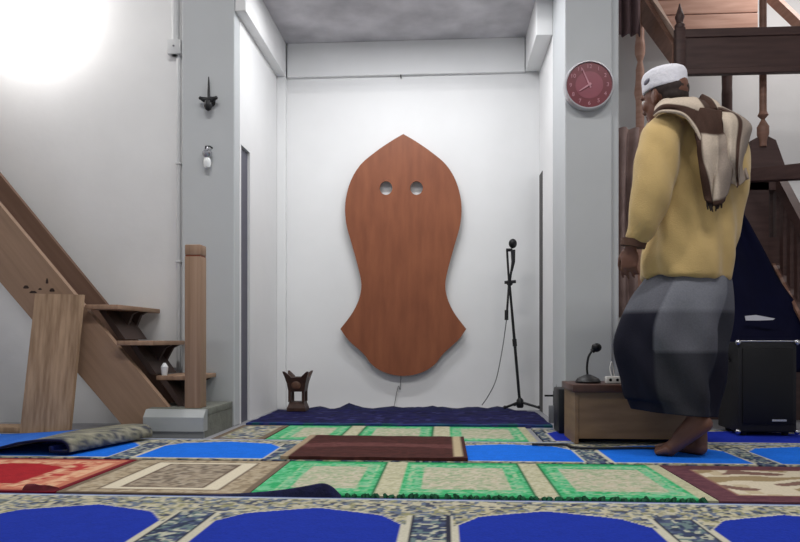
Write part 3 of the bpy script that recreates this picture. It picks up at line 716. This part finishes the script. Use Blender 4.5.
# dark chair-back block under post and horizontal rail
obj('newel_block',MB().prism([P(745,165,Yr),P(752,140,Yr),P(764,134,Yr),P(776,140,Yr),P(786,168,Yr),P(784,190,Yr),P(746,190,Yr)],(0,.10,0)),M['minbar'],t,False)
ra,rb=P(744,181,Yr-.05),P(806,178,3.95)
obj('horizontal_rail',MB().prism([ra,ra+Vector((0,0,.07)),rb+Vector((0,0,.085)),rb],(0,.06,0)),M['minbar'],t,False)
obj('side_panel',MB().box((X_(706,Yr),Yr+.0,.0),(X_(769,Yr),Yr+.04,Z_(186,Yr))),M['minbar'],t,False)
obj('base_panel',MB().box((X_(769,Yr)+.002,Yr+.01,0),(2.5,Yr+.04,Z_(240,Yr))),M['minbar'],t,False)
# navy cloth
def navycloth():
    rows=[]; n=28; m=36
    cr_=[(712,738,206,4.37),(704,752,232,4.35),(694,766,258,4.30),(690,780,285,4.24),(688,800,312,4.18),(688,812,330,4.12),(690,816,350,4.06),(690,816,375,4.02)]
    cc=cr([Vector((a,b,c)) for a,b,c,d in cr_],4); dd=cr([Vector((d,0,0)) for a,b,c,d in cr_],4)
    for q,w in zip(cc,dd):
        row=[]
        for i in range(m+1):
            u=i/m; px=q.x+(q.y-q.x)*u
            Y=w.x-.015*math.sin(u*16+q.z*.02)-.012*noise.noise(Vector((u*5,q.z*.03,4)))
            row.append(P(px,q.z+3*math.sin(u*5),Y))
        rows.append(row)
    mb=MB().loft(rows,cap=False,closed=False); return mb
o=tag(obj('navy_drape',navycloth(),M['navy'],None,'all'),'dark navy cloth draped over the pulpit side behind the man','cloth')
md=o.modifiers.new('thick','SOLIDIFY'); md.thickness=.006
a=P(746,321,4.05); b=P(775,320,4.05)
tag(obj('paper_slip',MB().prism([P(745,316,4.07),P(756,315,4.07),P(775,318.5,4.07),P(773,320,4.07),P(758,320.5,4.07),P(746,320.5,4.07)],(0,.004,0)),M['paper'],None,False),'white paper slip lying on the dark navy cloth','paper')
# curtains between pillar and pulpit
def drape(xa,xb,za,zb,Y,amp,n,pinch=0):
    rows=[]
    for j in range(13):
        v=j/12; row=[]
        k=1-pinch*math.sin(PI*v)
        for i in range(41):
            u=i/40; x=(xa+xb)/2+(u-.5)*(xb-xa)*k; row.append(Vector((x,Y-amp*math.sin(u*n)-amp*.4*math.sin(v*5+u*4),za+(zb-za)*v)))
        rows.append(row)
    return MB().loft(rows,cap=False,closed=False)
Yv=4.7
o=tag(obj('curtain',drape(X_(608,Yv),X_(641,Yv),3.25,Z_(41,Yv),Yv,.025,24),M['mauve'],None,'all'),'short mauve-brown curtain hanging high between the right pillar and the pulpit','curtain')
o.modifiers.new('t','SOLIDIFY').thickness=.006
o=tag(obj('hanging_cloth',drape(X_(606,Yv),X_(638,Yv),Z_(132,Yv),Z_(318,Yv),Yv,.03,15,.25),M['browncloth'],None,'all'),'brown cloth hanging on the pulpit post behind the man\'s left arm','cloth')
o.modifiers.new('t','SOLIDIFY').thickness=.006

# ================================================================== THE MAN
DM=2.92
def B(px,py,dv=0): return PD(px,py,DM+dv)
def V(u,v,z=0): return RT*u+FW*v+Vector((0,0,z))
def BG(px,z,dv=0):
    p=PD(px,HZ,DM+dv); p.z=z; return p
fwd=V(-.78,.62).normalized(); lft=V(-.62,-.78).normalized(); UP=Vector((0,0,1))
zs=.011
man=thing('person','man in a mustard tunic, white cap and checked sarong walking barefoot past the low desk','person',BG(690,zs))
# ---- body
bd=MB()
hip=B(690,285,.02); chest=B(693,170,.05); neck=B(676,118,.03); 
# torso
bd.cap(hip,B(692,230,.03),.105,.10); bd.cap(B(692,230,.03),chest,.10,.115); bd.cap(chest,B(684,138,.04),.115,.075); bd.cap(B(684,135,.04),B(672,108,.02),.055,.052)
shL=B(664,135,-.07); shR=B(713,135,.17)
bd.cap(chest,shL,.08,.055); bd.cap(chest,shR,.08,.055)
# left arm
elL=B(650,192,-.10); wrL=B(631,246,-.07)
bd.cap(shL,elL,.05,.038); bd.cap(elL,wrL,.037,.026)
elR=B(716,195,.22); wrR=B(712,246,.24)
bd.cap(shR,elR,.05,.038); bd.cap(elR,wrR,.037,.026)
def makehand(wr,d,back,side,scale=1,thumb=1):
    # d: pointing direction, back: back-of-hand normal, side: towards the thumb
    d=d.normalized(); side=(side-d*side.dot(d)).normalized(); back=d.cross(side)*(1 if d.cross(side).dot(back)>0 else -1)
    k=scale
    bd.cap(wr,wr+d*.03*k,.025*k,.022*k)
    pc=wr+d*.055*k
    bd.ball(pc,(.041*k,.019*k,.047*k),axes=(side,back,d))
    bd.ball(pc+d*.026*k,(.040*k,.015*k,.025*k),axes=(side,back,d))
    for i,(off,l,sp) in enumerate(((.029,.072,.10),(.010,.080,.03),(-.010,.074,-.04),(-.028,.058,-.11))):
        p0=wr+d*.080*k+side*off*k; dirn=(d+side*sp).normalized(); cur=.25+.06*i; r=.0088*k; seg=(.42,.33,.25); p=p0-d*.015*k; r0=r
        pts=[p,p0]; rs=[r,r]
        q=p0
        for s_ in range(3):
            dd=(dirn*math.cos(cur)-back*math.sin(cur)); q=q+dd*l*seg[s_]*k; pts.append(q); rs.append(r*(.98-.10*(s_+1))); cur+=.42
        for a_,b_,ra_,rb_ in zip(pts[:-1],pts[1:],rs[:-1],rs[1:]): bd.cap(a_,b_,ra_,rb_,n=10)
    t0=wr+d*.028*k+side*.026*k; t1=t0+(d*.7+side*.6-back*.35).normalized()*.036*k; t2=t1+(d*.9+side*.15-back*.4).normalized()*.03*k; t3=t2+(d*.95-back*.4).normalized()*.023*k
    bd.cap(t0,t1,.014*k,.0115*k,n=10); bd.cap(t1,t2,.0112*k,.0098*k,n=10); bd.cap(t2,t3,.0098*k,.0078*k,n=10)
makehand(wrL,V(-.10,.02,-1),lft,fwd,.92)
makehand(wrR,V(-.05,.05,-1),-lft,fwd,.92)
# head
hf=(V(-.50,.86)+UP*-.06).normalized(); hl=V(-.86,-.50).normalized(); hu=hl.cross(hf)*-1
if hu.z<0: hu=-hu
hc=B(665,96.5,.02)
bd.ball(hc+hu*.018-hf*.008,(.076,.096,.092),axes=(hl,hf,hu))
bd.ball(hc+hf*.022-hu*.035,(.058,.066,.078),axes=(hl,hf,hu))             # face
bd.ball(hc+hf*.052-hu*.095,(.034,.034,.028),axes=(hl,hf,hu))             # jaw
bd.cap(hc+hf*.088+hu*.0,hc+hf*.104-hu*.034,.009,.014,n=10)               # nose
for s in (-1,1):
    bd.ball(hc+hf*.094-hu*.037+hl*s*.012,.009)
    bd.ball(hc+hl*s*.077-hf*.008-hu*.018,(.011,.022,.034),axes=(hl,(hf*-.9+hl*s*.4).normalized(),hu))   # ears
    bd.ball(hc+hl*s*.03+hf*.082+hu*.012,(.024,.012,.009),axes=(hl,hf,hu))  # brows
    bd.ball(hc+hl*s*.04+hf*.06-hu*.03,(.022,.022,.024),axes=(hl,hf,hu))
bd.ball(hc+hf*.083-hu*.062,(.024,.010,.006),axes=(hl,hf,hu)); bd.ball(hc+hf*.082-hu*.074,(.021,.010,.007),axes=(hl,hf,hu))
bd.cap(hc-hu*.03-hf*.03,B(676,118,.03),.058,.056)
# legs
kA=B(662,350,.0); aA=BG(695,Z_(425,DM),-.03)
aA=B(698,417,-.07)
bd.cap(B(682,290,-.04),kA,.078,.052); bd.cap(kA,aA,.05,.033)
kB=B(688,362,.08); aB=BG(699,.085,.02)
bd.cap(B(698,290,.09),kB,.078,.052); bd.cap(kB,aB,.05,.034)
def foot(heel,ball,toe,ank,sidev,fl):
    bd.cap(ank,heel,.034,.030); bd.cap(heel,ball,.031,.030); bd.cap(ank,ball.lerp(ank,.35)+UP*.004,.034,.028); bd.cap(ank.lerp(heel,.3),ball,.033,.026)
    s=sidev.normalized()
    for i,(o_,l,r) in enumerate(((-.030,1.0,.0135),(-.011,.97,.0105),(.005,.88,.0098),(.020,.78,.0093),(.033,.66,.0088))):
        b0=ball+s*o_*.75; b0.z=max(b0.z,zs+.014) if fl else b0.z
        tt=ball.lerp(toe,l)+s*o_*1.05; tt.z=toe.z+(0 if i==0 else -.002)
        bd.cap(b0,tt,.020,r,n=10)
ballA=BG(669,zs+.026,-.02); toeA=BG(655,zs+.013,.02)
heelA=B(705,424,-.09)
foot(heelA,ballA,toeA,aA,lft,False)
heelB=BG(700,zs+.03,.0); ballB=BG(674,zs+.026,.11); toeB=BG(660,zs+.013,.15)
foot(heelB,ballB,toeB,aB+Vector((0,0,.0)),-lft,True)
body=remeshed(bd,.0048,2)
for v in body.vertices:
    if v.co.z<zs: v.co.z=zs
place(body,'body',M['skin'],man,'all')
for s in (-1,1):
    e=obj('eye',MB().ball(hc+hl*s*.031+hf*.079-hu*.006,.0125),M['eye'],man)
    obj('iris',MB().ball(hc+hl*s*.031+hf*.0885-hu*.006,(.006,.0035,.006),axes=(hl,hf,hu)),M['hair'],e)
# ---- hair + cap
hb=MB(); hb.ball(hc+hu*.016-hf*.018,(.0795,.086,.062),axes=(hl,hf,hu)); hb.ball(hc-hf*.045-hu*.018,(.066,.053,.045),axes=(hl,hf,hu))
place(remeshed(hb,.006,3),'hair',M['hair'],man,'all')
cu=V(-.05,.02,1).normalized(); ca=(hl-cu*hl.dot(cu)).normalized(); cf=ca.cross(cu)
cb=hc+UP*.022-hf*.006-RT*.006
def caprings():
    rings=[]
    for r,h in ((.086,0),(.0885,.004),(.089,.012),(.090,.05),(.0885,.066),(.083,.078),(.07,.087),(.045,.093),(.012,.095)):
        rings.append([cb+ca*(r*.92*math.cos(2*PI*k/36))+cf*(r*1.06*math.sin(2*PI*k/36))+cu*(h*.98) for k in range(36)])
    return rings
cp=obj('cap',MB().loft(caprings()),M['cap'],man)
q=cb+ca*.084*math.cos(.85)+cf*.1*math.sin(.85)+cu*.04; n_=(ca*math.cos(.85)+cf*math.sin(.85)).normalized()
if (q-cb).dot(V(0,-1))<0: q=cb+ca*.084*.66-cf*.1*.75*-1+cu*.04
pq=B(648.5,80,-.068)
obj('cap_mark',MB().ball(pq+V(.0,.02,0),(.007,.03,.010),axes=(V(1,0),V(0,1),UP)),M['capmark'],cp)
# ---- tunic
tb=MB()
def ringpx(xl,xr,py,hd,dv,n=40,pw=2.3,tilt=0):
    c=B((xl+xr)/2,py,dv); hw=(xr-xl)/2*(DM+dv)/F; out=[]
    for k in range(n):
        a=2*PI*k/n; cc,ss=math.cos(a),math.sin(a)
        u=hw*math.copysign(abs(cc)**(2/pw),cc); v=hd*math.copysign(abs(ss)**(2/pw),ss)
        out.append(c+V(u,v,-u*tilt))
    return out
rows=[(664,690,106,.06,.03),(656,708,113,.10,.04),(650,724,122,.13,.05),(648,738,135,.15,.05),(648,744,152,.165,.05),(648,745,175,.172,.05),(648,740,200,.168,.05),(647,735,225,.162,.04),(646,730,250,.162,.03),(644,726,270,.165,.03),(643,724,280,.166,.03)]
rc=cr([Vector(r[:3]) for r in rows],3); rd=cr([Vector((r[3],r[4],0)) for r in rows],3)
tb.loft([ringpx(a.x,a.y,a.z,b.x,b.y,tilt=.05) for a,b in zip(rc,rd)])
slv=cr([B(667,128,-.04),B(661,150,-.085),B(652,192,-.11),B(642,222,-.10),B(633.5,243,-.08)],4)
tb.tube(slv,[.07,.074,.078,.08,.081,.082,.082,.081,.08,.078,.075,.072,.068,.062,.058,.054,.050],n=20)
slr=cr([B(715,130,.14),B(720,160,.20),B(720,200,.23),B(714,243,.25)],4)
tb.tube(slr,[.065]*5+[.06]*8,n=20); tb.ball(B(667,130,-.04),.068); tb.ball(B(715,133,.14),.06)
tm=remeshed(tb,.010,4)
nrm=[v.normal.copy() for v in tm.vertices]
cx=B(692,200,.05)
for v,n in zip(tm.vertices,nrm):
    p=v.co; h=p.z; u=(p-cx).dot(RT); w=(p-cx).dot(FW)
    ang=math.atan2(w,u)
    d=.020*noise.noise(Vector((ang*2.8+h*1.4,h*2.0,2.0)))+.012*noise.noise(Vector((u*14+h*6,h*5,w*9)))
    d+=.005*math.sin(ang*9+h*5)*max(0,min(1,(1.25-h)/.4))
    v.co=p+n*d
smoothmesh(tm,1)
tunic=place(tm,'tunic',M['yellow'],man,'all')
obj('sleeve_end_shade',MB().tube([B(634,240,-.08),B(632.5,247,-.078)],[.052,.049],n=24),mat('brown_sleeve_shade',rgb(84,58,46),.85,var=.1),man)  # dark brown ring, painted shading at the sleeve mouth
# ---- sarong
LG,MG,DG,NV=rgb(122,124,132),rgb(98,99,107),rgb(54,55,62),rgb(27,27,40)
rows=[(652,726,270,.13,.03),(642,729,284,.15,.03),(630,729,300,.17,.03),(620,726,320,.18,.03),(616,723,340,.185,.03),(617,720,358,.185,.03),(621,717,378,.18,.03),(625,716,393,.175,.03),(631,714,404,.165,.03),(635,713,412,.16,.03)]
rc=cr([Vector(r[:3]) for r in rows],4); rd=cr([Vector((r[3],r[4],0)) for r in rows],4)
N=96; rings=[]; cols=[]
for a,b in zip(rc,rd):
    rg=ringpx(a.x,a.y,a.z,b.x,b.y,n=N,pw=2.15,tilt=.08 if a.z>400 else 0)
    c=sum(rg,Vector())/N; f=min(1,max(0,(a.z-275)/60)); out=[]
    for k,p in enumerate(rg):
        ang=2*PI*k/N; d=(p-c); d.z=0; dn=d.normalized()
        w=.010*math.sin(ang*7+a.z*.012)+.013*noise.noise(Vector((math.cos(ang)*2.2,math.sin(ang)*2.2+a.z*.012,5)))
        # diagonal drape folds across the front
        w+=.010*math.sin((math.cos(ang)*90-a.z*1.1)*.09)*(.5-.5*math.sin(ang))
        out.append(p+dn*w*f)
        px=400+F*((p-CAM).dot(RT))/((p-CAM).dot(FW)); vx=math.cos(ang)
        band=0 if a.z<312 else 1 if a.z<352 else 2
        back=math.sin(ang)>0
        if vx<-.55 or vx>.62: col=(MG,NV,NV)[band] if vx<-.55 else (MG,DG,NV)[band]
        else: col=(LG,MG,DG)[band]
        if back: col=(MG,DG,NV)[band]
        cols.append(col)
    rings.append(out)
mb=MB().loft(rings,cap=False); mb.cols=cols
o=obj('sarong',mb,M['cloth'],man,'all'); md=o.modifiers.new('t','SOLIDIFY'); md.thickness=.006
# ---- scarf
CRM,BRN,GRY=rgb(206,190,172),rgb(74,54,46),rgb(158,144,132)
scm=MB(); sccol=[]
def sheet(ctrl,fn,n=8,rip=.004,seed=0):
    # ctrl: rows of (px,py,dv); rows along the length, columns across
    R=[cr([Vector(p) for p in row],n) for row in ctrl]
    cols_=[cr([R[j][i] for j in range(len(R))],n) for i in range(len(R[0]))]
    L=len(cols_[0]); W=len(cols_); rings=[]; 
    for j in range(L):
        row=[]
        for i in range(W):
            q=cols_[i][j]; s_=j/(L-1); c_=i/(W-1)
            rp=rip*math.sin(c_*11+s_*5+seed)*(.4+.6*s_)+rip*1.4*noise.noise(Vector((c_*4+seed,s_*5,seed)))
            row.append(B(q.x,q.y,q.z-rp)); sccol.append(fn(s_,c_))
        rings.append(row)
    scm.loft(rings,cap=False,closed=False)
def nz2(c,k): return mix(c,tuple(x*.8 for x in c[:3]),k)
# shoulder wrap: from the left chest over the nape to the right shoulder
def f1(s,c):
    if c>.80: return CRM if c>.9 else BRN
    if s>.68: return BRN
    if c<.30 : return CRM
    return BRN if c>.52 else CRM
sheet([[(657,108,-.02),(656,112,-.055),(655,117,-.08)],
       [(664,101,-.09),(664,106,-.125),(663,113,-.145)],
       [(678,98,-.11),(680,106,-.145),(682,116,-.165)],
       [(690,98,-.10),(696,110,-.15),(694,130,-.172)],
       [(704,103,-.06),(712,118,-.13),(704,150,-.170)],
       [(716,106,.0),(724,122,-.09),(716,146,-.15)]],f1,8,.008,1)
# long tail down the back
def f2(s,c):
    if s<.28: return BRN
    if c<.26: return BRN
    if s>.93: return BRN
    return CRM if c<.62 else GRY
sheet([[(692,108,-.14),(706,110,-.15),(720,112,-.13)],
       [(694,130,-.172),(710,132,-.185),(726,132,-.165)],
       [(698,152,-.18),(712,154,-.19),(730,152,-.172)],
       [(703,178,-.176),(714,180,-.185),(730,176,-.17)],
       [(707,202,-.168),(715,206,-.175),(724,200,-.165)]],f2,9,.010,2)
# bulging fold over the right shoulder
def f3(s,c):
    if .12<s<.30 and c<.6: return BRN
    if .42<c<.56: return nz2(BRN,.3)
    return GRY if c>.56 else CRM
sheet([[(696,103,-.05),(710,104,-.02),(722,106,.02)],
       [(712,108,-.12),(728,110,-.10),(742,116,-.02)],
       [(722,118,-.17),(740,120,-.15),(752,126,-.06)],
       [(724,142,-.172),(738,146,-.20),(750,138,-.08)],
       [(727,163,-.165),(737,172,-.19),(744,162,-.08)],
       [(730,182,-.155),(738,186,-.17),(747,179,-.10)]],f3,10,.016,3)
def f4(s,c): return nz2(BRN,.2) if c<.6 else CRM
sheet([[(698,100,.0),(702,94,.0),(709,97,.02)],[(702,104,-.07),(710,99,-.07),(718,102,-.05)],[(708,110,-.11),(716,108,-.12),(724,112,-.10)]],f4,6,.003,4)
scm.cols=sccol
sc=obj('scarf',scm,M['cloth'],man,'all'); md=sc.modifiers.new('t','SOLIDIFY'); md.thickness=.010
tz=MB(); rr=random.Random(5)
for k in range(9):
    p=B(707+k*2.0,201+2*math.sin(k*.6),-.172); tz.tube([p,p+Vector((rr.uniform(-.006,.006),0,-.02)),p+Vector((rr.uniform(-.008,.008),0,-.035))],[.004,.004,.002],n=6)
x=obj('tassels',tz,M['hair'],sc); x['kind']='stuff'

# ================================================================== LIGHT
def area(name,loc,rot,sx,sy,power,col=(1,1,1)):
    l=bpy.data.lights.new(name,'AREA'); l.shape='RECTANGLE'; l.size=sx; l.size_y=sy; l.energy=power; l.color=col
    o=bpy.data.objects.new(name,l); C.objects.link(o); o.location=loc; o.rotation_euler=rot; return o
area('alcove_tube_light',(-.25,4.06,ZC-.03),(0,0,0),1.1,.06,21,(.97,.98,1))
area('ceiling_tube_light',(-.9,1.9,3.26),(0,0,0),1.2,.12,40,(1,.98,.96))
area('ceiling_tube_light',(1.3,1.6,3.26),(0,0,0),1.2,.12,40,(1,.98,.96))
area('pulpit_tube_light',(2.5,4.6,3.25),(0,0,0),.9,.08,14,(1,.95,.92))
w=bpy.data.worlds.new('world'); bpy.context.scene.world=w; w.use_nodes=True
w.node_tree.nodes['Background'].inputs['Color'].default_value=(.95,.97,1,1); w.node_tree.nodes['Background'].inputs['Strength'].default_value=.45
vs=bpy.context.scene.view_settings; vs.view_transform='Standard'; vs.look='None'; vs.exposure=0; vs.gamma=1; vs.use_curve_mapping=False
